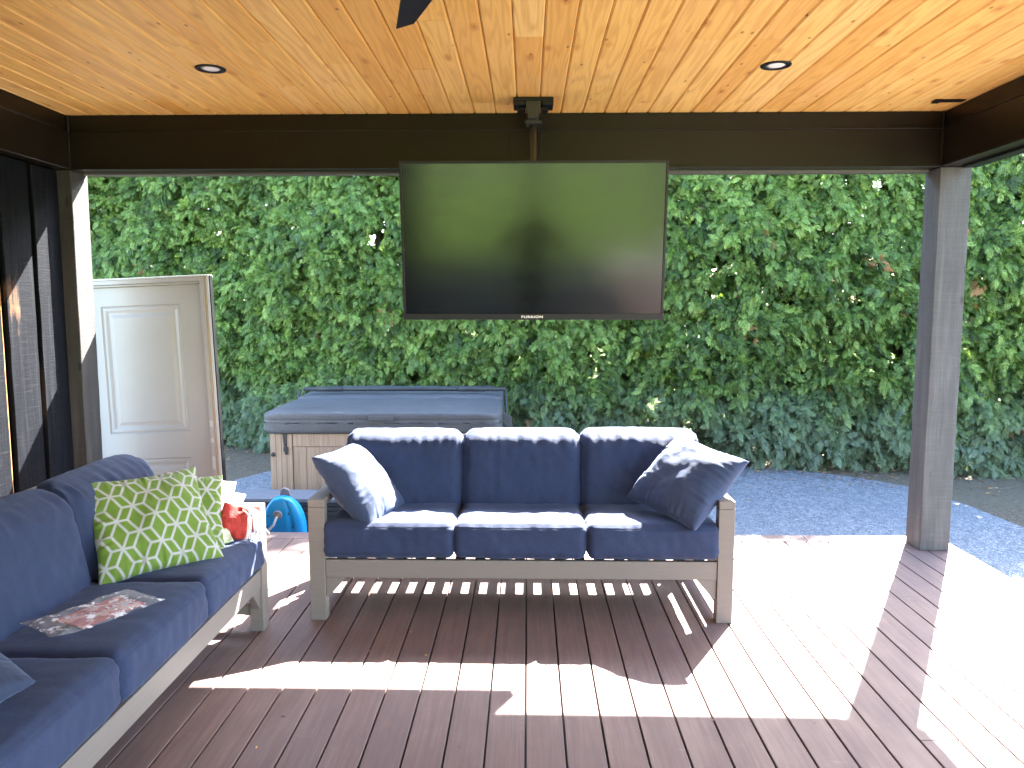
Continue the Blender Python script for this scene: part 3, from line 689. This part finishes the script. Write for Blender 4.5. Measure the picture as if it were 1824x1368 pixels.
def covermesh(y0,y1,name,zt0,zt1,sl):
    bm=bmesh.new(); bmesh.ops.create_cube(bm,size=2); bmesh.ops.subdivide_edges(bm,edges=bm.edges[:],cuts=30,use_grid_fill=True)
    hx=TW+.03; hy=(y1-y0)/2; hz=(zt1-zt0)/2; r=.05
    for v in bm.verts:
        p=v.co; q=Vector((p.x*hx,p.y*hy,p.z*hz))
        # round vertical corners more
        R2=.11; ix=max(-hx+R2,min(hx-R2,q.x)); iy=max(-hy+R2,min(hy-R2,q.y)); dx,dy=q.x-ix,q.y-iy; l=math.hypot(dx,dy)
        front = q.y<0 or name!='cover'
        if dx and dy and l>0:
            mxx=max(abs(dx),abs(dy)); f=mxx/l; q.x=ix+dx*f; q.y=iy+dy*f
        e=max(0,abs(q.z)-(hz-.03))/.03
        if p.z>.99 or e>0:
            s_=1-.012*e*e*1.6; 
            if max(abs(p.x),abs(p.y))>.93: q.x*=s_; q.y*=s_
        if q.z>0: q.z-= .02*(max(abs(p.x),abs(p.y))**8)
        n_=noise.noise(q*5+Vector((0,0,y0)))*.006+noise.noise(Vector((q.x*22,q.y*22,q.z*5)))*.004
        q.z+=n_*(1 if p.z>.9 else .2)+ sl*(-q.y)*.04
        if abs(p.y)>.98: q.y+= (n_*1.6+.012*noise.noise(Vector((q.x*7,0,q.z*9))))*(1 if q.z<0 else .6)
        if abs(p.x)>.98: q.x+= n_*1.5
        q.y-= .006*math.exp(-((q.z-.02)/.006)**2)*(-1 if p.y<0 else 1) if abs(p.y)>.9 else 0
        v.co=q
    o=finish(bm,name,M_cover,tub); o.location=(0,(y0+y1)/2,(zt0+zt1)/2); return o
covermesh(-.03,1.06,'cover',.725,.925,0)
covermesh(1.075,TD+.03,'cover',.725,.935,0)
m=MB(); m.tube([(-TW+.02,1.25,.985),(TW+.06,1.25,.985)],.022,12); m.tube([(TW+.06,1.25,.985),(TW+.07,1.2,.7),(TW+.07,.95,.45)],.014,10); m.tube([(-TW-.02,1.25,.985),(-TW-.06,1.2,.7),(-TW-.06,.95,.45)],.014,10)
for x in (-.9,.6): m.tube([(x,1.25,.985),(x+.28,1.25,.985)],.027,12)
m.build('lifter_bar',M_step,tub)
m=MB(); m.box(-.11,.11,-.049,-.036,.845,.885); m.build('handle_flap',M_cover,tub,.003)
m=MB(); m.prism([(-TW+.15,.74),(-TW+.19,.74),(-TW+.185,.60),(-TW+.20,.53),(-TW+.17,.53)],.002,.012,Matrix.Rotation(R(90),4,'X')); m.box(-TW+.16,-TW+.2,-.018,-.003,.56,.6); m.build('strap',M_step,tub,.001,1)
m=MB(); m.lathe([(.002,.0),(.018,.0),(.018,.018),(.012,.024),(.002,.025)],(-TW+.06,.008,.53),16,0,Matrix.Rotation(R(90),4,'X')); m.build('knob',M_step,tub)
m=MB(); m.prism([(0,0),(.10,-.06),(.12,-.2),(.03,-.14)],0,.01,Matrix.Translation((TW+.02,.5,.86))@Matrix.Rotation(R(90),4,'X')); m.build('cover_flap',M_cover,tub,.003)

# ribbed low box in front of the tub
st=empty('spa_step',(-1.75,6.2,HG+.013),'low black ribbed step with slate lid in front of hot tub','step')
m=MB(); m.box(-.95,.95,.0,.32,.255,.287); m.build('lid',M_steptop,st,.006)
m=MB(); m.box(-.92,.92,.03,.29,0,.254)
for k in range(6): m.box(-.925,.925,.012,.029,.012+.042*k,.012+.042*k+.034)
m.build('ribbed_body',M_step,st,.003,1)

# blue kayak nose
ky=empty('kayak',(-1.853,5.78,HG+.013),'small bright blue plastic kayak with black hub, nose up beyond the deck edge','kayak')
M=Matrix.Rotation(R(14),4,'X')
bm=bmesh.new(); rows=26; cols_=28; grid=[]
def hull_outline(s):   # half width at height s (0..1)
    return .160*(1-max(0,(s-.35)/.65)**2.6)**.50*(0.90+.10*min(1,s/.35))
for side in (1,-1):
    g=[]
    for i in range(rows+1):
        s_=min(.999,i/rows); hw=max(.004,hull_outline(s_)); row=[]
        for j in range(cols_+1):
            t_=2*j/cols_-1; x=hw*t_*1.0; z=s_*.455
            ew=(1-abs(t_)**3)**.5 if abs(t_)<1 else 0; tp=(1-s_**5)
            y=-side*(.03+.05*ew*tp)*(1 if side>0 else .8)
            if side>0: y+= .020*math.exp(-((t_-.45)/.09)**2)*tp + .012*math.exp(-((z-.10)/.02)**2)
            row.append(bm.verts.new(M@Vector((x+.012*s_,y,z))))
        g.append(row)
    grid.append(g)
    for i in range(rows):
        for j in range(cols_):
            f=[g[i][j],g[i][j+1],g[i+1][j+1],g[i+1][j]]; bm.faces.new(f if side>0 else f[::-1])
for i in range(rows):
    for jj in (0,cols_):
        f=[grid[0][i][jj],grid[0][i+1][jj],grid[1][i+1][jj],grid[1][i][jj]]; bm.faces.new(f)
bm.faces.new([grid[0][rows][j] for j in range(cols_+1)]+[grid[1][rows][j] for j in range(cols_,-1,-1)])
bmesh.ops.recalc_face_normals(bm,faces=bm.faces); finish(bm,'hull',M_blue,ky)
Mh=M@Matrix.Translation((-.01,-.085,.345))@Matrix.Rotation(R(90),4,'X')
m=MB(); m.lathe([(.001,-.01),(.034,-.008),(.034,.006),(.027,.010),(.012,.009),(.010,.018),(.001,.019)],(0,0,0),24,0,Mh); m.build('hub',M_grv,ky)
m=MB(); m.tube([M@Vector((-.01,-.105,.343)),M@Vector((-.03,-.14,.29)),M@Vector((-.08,-.155,.24)),M@Vector((-.15,-.13,.18)),M@Vector((-.30,-.08,.12))],.008,8); m.build('cord',simple('pale_rope',(.5,.47,.45),.8),ky)
for (x,z) in ((.075,.36),(.10,.25),(.12,.17),(-.10,.25),(.02,.15),(-.08,.34)): 
    m=MB(); m.lathe([(.001,-.004),(.005,-.004),(.005,.012),(.001,.013)],(0,0,0),10,0,M@Matrix.Translation((x,-.085,z))@Matrix.Rotation(R(90),4,'X')); m.build('rivet',M_black,ky)
if 1: pass
m=MB(); m.prism([(-.04,0),(.05,0),(.035,.06),(.0,.075),(-.025,.06)],-.012,.012,M@Matrix.Translation((.015,.05,.43))@Matrix.Rotation(R(90),4,'X')); m.build('grey_pad',M_grv,ky,.006)

# ------------------------------------------------------------------ photographer standing behind the lens (seen only mirrored in the television)
def skin_body(name, nodes, edges, mat, parent):
    me=bpy.data.meshes.new(name); me.from_pydata([n[0] for n in nodes],edges=edges,faces=[]); o=bpy.data.objects.new(name,me); COL.objects.link(o)
    o.modifiers.new('skin','SKIN'); sk=me.skin_vertices[0].data if me.skin_vertices else None
    if sk is None:
        bm=bmesh.new(); bm.from_mesh(me); bm.verts.layers.skin.verify(); bm.to_mesh(me); bm.free(); sk=me.skin_vertices[0].data
    for i,n_ in enumerate(nodes):
        r_=n_[1]; sk[i].radius=r_ if isinstance(r_,tuple) else (r_,r_)
    sk[0].use_root=True
    s_=o.modifiers.new('sub','SUBSURF'); s_.levels=2; s_.render_levels=2; me.materials.append(mat); o.parent=parent; o.modifiers['skin'].use_smooth_shade=True
    return o
ph=empty('person',(.06,-.42,0),'person in dark clothes standing on the deck holding up a phone','person')
nodes=[((0,0,.98),(.15,.11)),((0,0,1.12),(.14,.10)),((0,.01,1.32),(.17,.11)),((0,0,1.45),(.13,.09)),((0,.01,1.53),.055),((0,.03,1.60),(.075,.09)),((0,.03,1.70),(.075,.095)),((0,.02,1.76),.05),
 ((.21,0,1.44),.07),((.37,.10,1.24),.05),((.12,.28,1.42),.035),((.07,.34,1.50),.03),
 ((-.21,0,1.44),.07),((-.37,.10,1.24),.05),((-.12,.28,1.42),.035),((-.07,.34,1.50),.03),
 ((.10,0,.88),.095),((.11,.02,.50),.06),((.11,-.01,.10),.042),((.11,.12,.035),.035),((-.10,0,.88),.095),((-.11,.02,.50),.06),((-.11,-.01,.10),.042),((-.11,.12,.035),.035)]
edges=[(0,1),(1,2),(2,3),(3,4),(4,5),(5,6),(6,7),(3,8),(8,9),(9,10),(10,11),(3,12),(12,13),(13,14),(14,15),(0,16),(16,17),(17,18),(18,19),(0,20),(20,21),(21,22),(22,23)]
skin_body('body',nodes,edges,simple('dark_clothing',(.03,.03,.035),.8),ph)
for sx in (-1,1):
    m=MB()
    for k in range(4): m.tube([(sx*.07,.345,1.505+.012*k),(sx*.055,.362,1.512+.012*k),(sx*.038,.364,1.514+.012*k)],[.008,.0075,.006],8)
    m.tube([(sx*.07,.335,1.50),(sx*.055,.33,1.52),(sx*.04,.332,1.53)],[.010,.009,.007],8)
    m.build('hand',simple('skin',(.45,.28,.2),.6),ph)
ph.rotation_euler=(0,0,0)
t=empty('phone',(.06,-.066,1.585),'black phone held up in both hands of the person','phone')
m=MB(); m.box(-.075,.075,-.004,.004,-.037,.037); m.build('casing',M_black,t,.003)

sh=empty('blocker_shed',(-5.0,-9.6,HG),'added off-frame dark board shed beyond the deck, reflected at the television edge','blocker_shed')  # added out of view to block sky light and darken the screen reflection
m=MB(); m.box(-2.3,2.3,-1.8,1.8,0,2.6); m.build('wall',M_char,sh)
m=MB()
for k in range(19): m.box(-2.3+.243*k,-2.27+.243*k,1.8,1.83,0.02,2.58)
m.build('blocker_batten',M_char,sh)
m=MB(); m.prism([(-2.6,2.55),(2.6,2.55),(0,3.5)],-2.05,2.05,Matrix.Rotation(R(90),4,'X')); m.build('roof',M_black,sh)
m=MB(); m.box(-.5,.5,1.831,1.87,.05,2.1); m.build('door',M_white,sh,.004)
# ------------------------------------------------------------------ hedge
def interp(x,pts): return np.interp(x,[p[0] for p in pts],[p[1] for p in pts])
def hedge_front(x): return 9.2-.17*x+.006*x*x
TOP=[(-12,4.9),(1.2,4.8),(2.2,4.3),(3.4,3.88),(4.4,3.62),(5.6,3.42),(8,3.5),(13,3.6)]
def npnoise(x,z,f,seed):
    r=np.random.default_rng(seed); out=0
    for k in range(7):
        a=r.uniform(0,6.28); fx=f*math.cos(a)*r.uniform(.6,1.5); fz=f*math.sin(a)*r.uniform(.6,1.5); out=out+np.sin(x*fx+z*fz+r.uniform(0,6.28)+1.3*np.sin(x*fz*.7-z*fx*.6+k))
    return out/4.5
# spray template (flat fan with side lobes), unit length along +X, lies in XY, curved in Z
def template(seed,coarse=False):
    r=np.random.default_rng(seed); V=[]
    def leaf(bx,by,ang,L,wd):
        ca,sa=math.cos(ang),math.sin(ang)
        for (u,v) in ((0,0),(.5*L,wd/2),(L,0),(.5*L,-wd/2)):
            V.append((bx+ca*u-sa*v, by+sa*u+ca*v))
    if coarse:
        leaf(0,0,0,1,.2)
        for k in range(3):
            for sg in (1,-1): leaf(.1+.22*k,0,sg*r.uniform(.5,.9),.5-.08*k,.22)
        V=np.array(V); return np.column_stack([V,-.28*(V[:,0]**2)-.25*V[:,1]**2])
    leaf(.0,0,0,.7,.04); leaf(.6,0,r.uniform(-.1,.1),.42,.08)
    for k in range(7):
        b=.05+.115*k; L=(.56-.06*k)*r.uniform(.75,1.15)
        for sg in (1,-1):
            ang=sg*r.uniform(.5,.9); leaf(b+r.uniform(-.03,.03),0,ang,L,.062)
    V=np.array(V); z=-.28*(V[:,0]**2)-.25*V[:,1]**2
    return np.column_stack([V,z])
TPL=[template(s) for s in range(4)]; TPC=[template(s,True) for s in range(4)]
def sprays(pos, axis, nrm, size, rnd, shade_tint, coarse=False):
    n=len(pos); ax=axis/np.linalg.norm(axis,axis=1,keepdims=True); b=np.cross(nrm,ax); b/=np.linalg.norm(b,axis=1,keepdims=True); c=np.cross(ax,b)
    VV=[];RR=[];DD=[]
    tid=RNG.integers(0,4,n)
    for t in range(4):
        I=np.where(tid==t)[0]; T=(TPC if coarse else TPL)[t]
        v=pos[I][:,None,:]+size[I][:,None,None]*(T[None,:,0,None]*ax[I][:,None,:]+T[None,:,1,None]*b[I][:,None,:]+T[None,:,2,None]*c[I][:,None,:])
        VV.append(v.reshape(-1,3)); lv=np.repeat(RNG.normal(0,.11,(len(I),len(T)//4)),4,axis=1)*(rnd[I][:,None]<.96); RR.append(np.where(rnd[I][:,None]<.96,np.clip(rnd[I][:,None]+lv+.10*(T[None,:,0]-.5),0,.95),rnd[I][:,None]).ravel()); DD.append(np.repeat(shade_tint[I],len(T)))
    return np.concatenate(VV),np.concatenate(RR),np.concatenate(DD)
def gen(x0,x1,dens,per,size0,depth0,depth1,front=True,zmin=HG+.03,seed=5,coarse=False):
    area=(x1-x0)*(5.3); nb=int(area*dens); x=RNG.uniform(x0,x1,nb); z=RNG.uniform(zmin,5.1,nb)
    top=interp(x,TOP)+.12*npnoise(x,x*0,9,3)+.05*npnoise(x,x*0,33,4); keep=z<top; x,z=x[keep],z[keep]; top=top[keep]; nb=len(x)
    # holes between branch clumps
    hn=npnoise(x,z*1.4,5.5,seed)+.7*npnoise(x,z,14,seed+1)
    keep=hn>-(.72 if depth1<.2 else 9)
    # sparser near the ground and a few windows right through
    win=npnoise(x,z,2.6,77)+.5*npnoise(x,z,8,78); keep&=win>-(1.62 if front else 1.95)
    x,z,top=x[keep],z[keep],top[keep]; nb=len(x)
    surf=.17*npnoise(x,z*.8,3.1,21)+.13*npnoise(x,z,8,22)
    taper=.22*np.clip((z-1.5)/3.5,0,1)**1.5+ .18*np.clip((.35-z)/.6,0,1)
    y=hedge_front(x)+surf+taper+RNG.uniform(depth0,depth1,nb)
    base=np.column_stack([x,y,z])
    sgn=-1 if front else RNG.choice([-1,1],nb)
    tipdir=np.column_stack([RNG.normal(0,.55,nb),sgn*np.ones(nb)*.7,RNG.normal(-.35,.45,nb)])
    tipdir/=np.linalg.norm(tipdir,axis=1,keepdims=True)
    P=np.repeat(base,per,0); A=np.repeat(tipdir,per,0); n=len(P)
    along=RNG.uniform(-.10,.13,n)[:,None]; P=P+A*along+RNG.normal(0,1,(n,3))*np.array([.030,.024,.026])*(1.25-3*along)
    P[:,2]-=1.6*np.clip(along[:,0],0,1)**2*2
    A=A+RNG.normal(0,.36,(n,3))+np.array([0,0,-.30])
    Nn=np.column_stack([RNG.normal(0,.55,n),-np.ones(n)*.75,RNG.normal(.45,.5,n)])
    sz=size0*RNG.uniform(.7,1.35,n)
    br=np.repeat(RNG.normal(0,.16,nb),per)-(.0 if depth1<.2 else .22)  # inner layers get a darker colour, standing in for shade inside the hedge
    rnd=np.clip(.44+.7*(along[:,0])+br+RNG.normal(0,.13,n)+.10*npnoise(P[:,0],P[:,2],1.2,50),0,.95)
    dead=np.repeat(RNG.random(nb)<.005,per)&(RNG.random(n)<.8); rnd=np.where(dead,RNG.uniform(.965,1,n),rnd)
    shade_tint=np.clip((.75-P[:,2])/.9+.18*npnoise(P[:,0],P[:,2],4,60),0,.72); shade_tint=np.where(dead,shade_tint*.3,shade_tint)  # painted shade, stronger towards the foot of the hedge
    return sprays(P,A,Nn,sz,rnd,shade_tint,coarse)
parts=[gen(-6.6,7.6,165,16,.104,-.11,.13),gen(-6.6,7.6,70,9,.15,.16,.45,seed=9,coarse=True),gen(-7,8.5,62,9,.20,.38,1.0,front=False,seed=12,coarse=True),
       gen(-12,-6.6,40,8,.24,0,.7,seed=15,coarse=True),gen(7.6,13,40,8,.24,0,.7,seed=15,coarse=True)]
V=np.concatenate([p[0] for p in parts]).astype(np.float32); Rn=np.concatenate([p[1] for p in parts]).astype(np.float32); Shd=np.concatenate([p[2] for p in parts]).astype(np.float32)
me=bpy.data.meshes.new('foliage'); nv=len(V); nf=nv//4
me.vertices.add(nv); me.vertices.foreach_set('co',V.ravel()); me.loops.add(nv); me.loops.foreach_set('vertex_index',np.arange(nv,dtype=np.int32))
me.polygons.add(nf); me.polygons.foreach_set('loop_start',np.arange(0,nv,4,dtype=np.int32)); me.polygons.foreach_set('loop_total',np.full(nf,4,dtype=np.int32))
me.update(calc_edges=True)
for nm,d_ in (('rnd',Rn),('shade_tint',Shd)):
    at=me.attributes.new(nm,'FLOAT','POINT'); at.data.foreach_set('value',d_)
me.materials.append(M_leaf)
hd=empty('cedar_hedge',(0,9.7,HG),'tall dense green cedar hedge filling the background beyond the path','hedge')
fo=bpy.data.objects.new('foliage',me); COL.objects.link(fo); fo.parent=hd; fo.location=(0,-9.7,-HG)
print('hedge quads',nf)
x=-6.3; 
while x<7.6:
    yb=hedge_front(x)+.55; m=MB(); m.cur=(x*3,1,x); H=interp(x,TOP)+.0; hh=float(H)-.4-HG
    lean=random.uniform(-.1,.1); pts=[(x+lean*t_+.02*math.sin(t_*9+x),yb-9.7+.03*math.cos(7*t_),t_*hh) for t_ in [i/8 for i in range(9)]]
    m.tube(pts,[.05*(1-.75*i/8)+.008 for i in range(9)],9)
    m.cur=(x,x,x)
    for k in range(34):
        z0=random.uniform(.05,hh*.9); a=random.uniform(-1.9,1.9)-math.pi/2; L=random.uniform(.3,.62)*(1-.35*z0/hh)
        p0=Vector((x+lean*z0/hh,yb-9.7,z0)); d_=Vector((math.cos(a),math.sin(a),random.uniform(.05,.6))); 
        m.tube([p0,p0+d_*L*.5,p0+d_*L+Vector((0,0,.05))],[.009,.006,.002],5,0,False)
    m.build('trunk',M_bark,hd)
    x+=random.uniform(.62,.9)
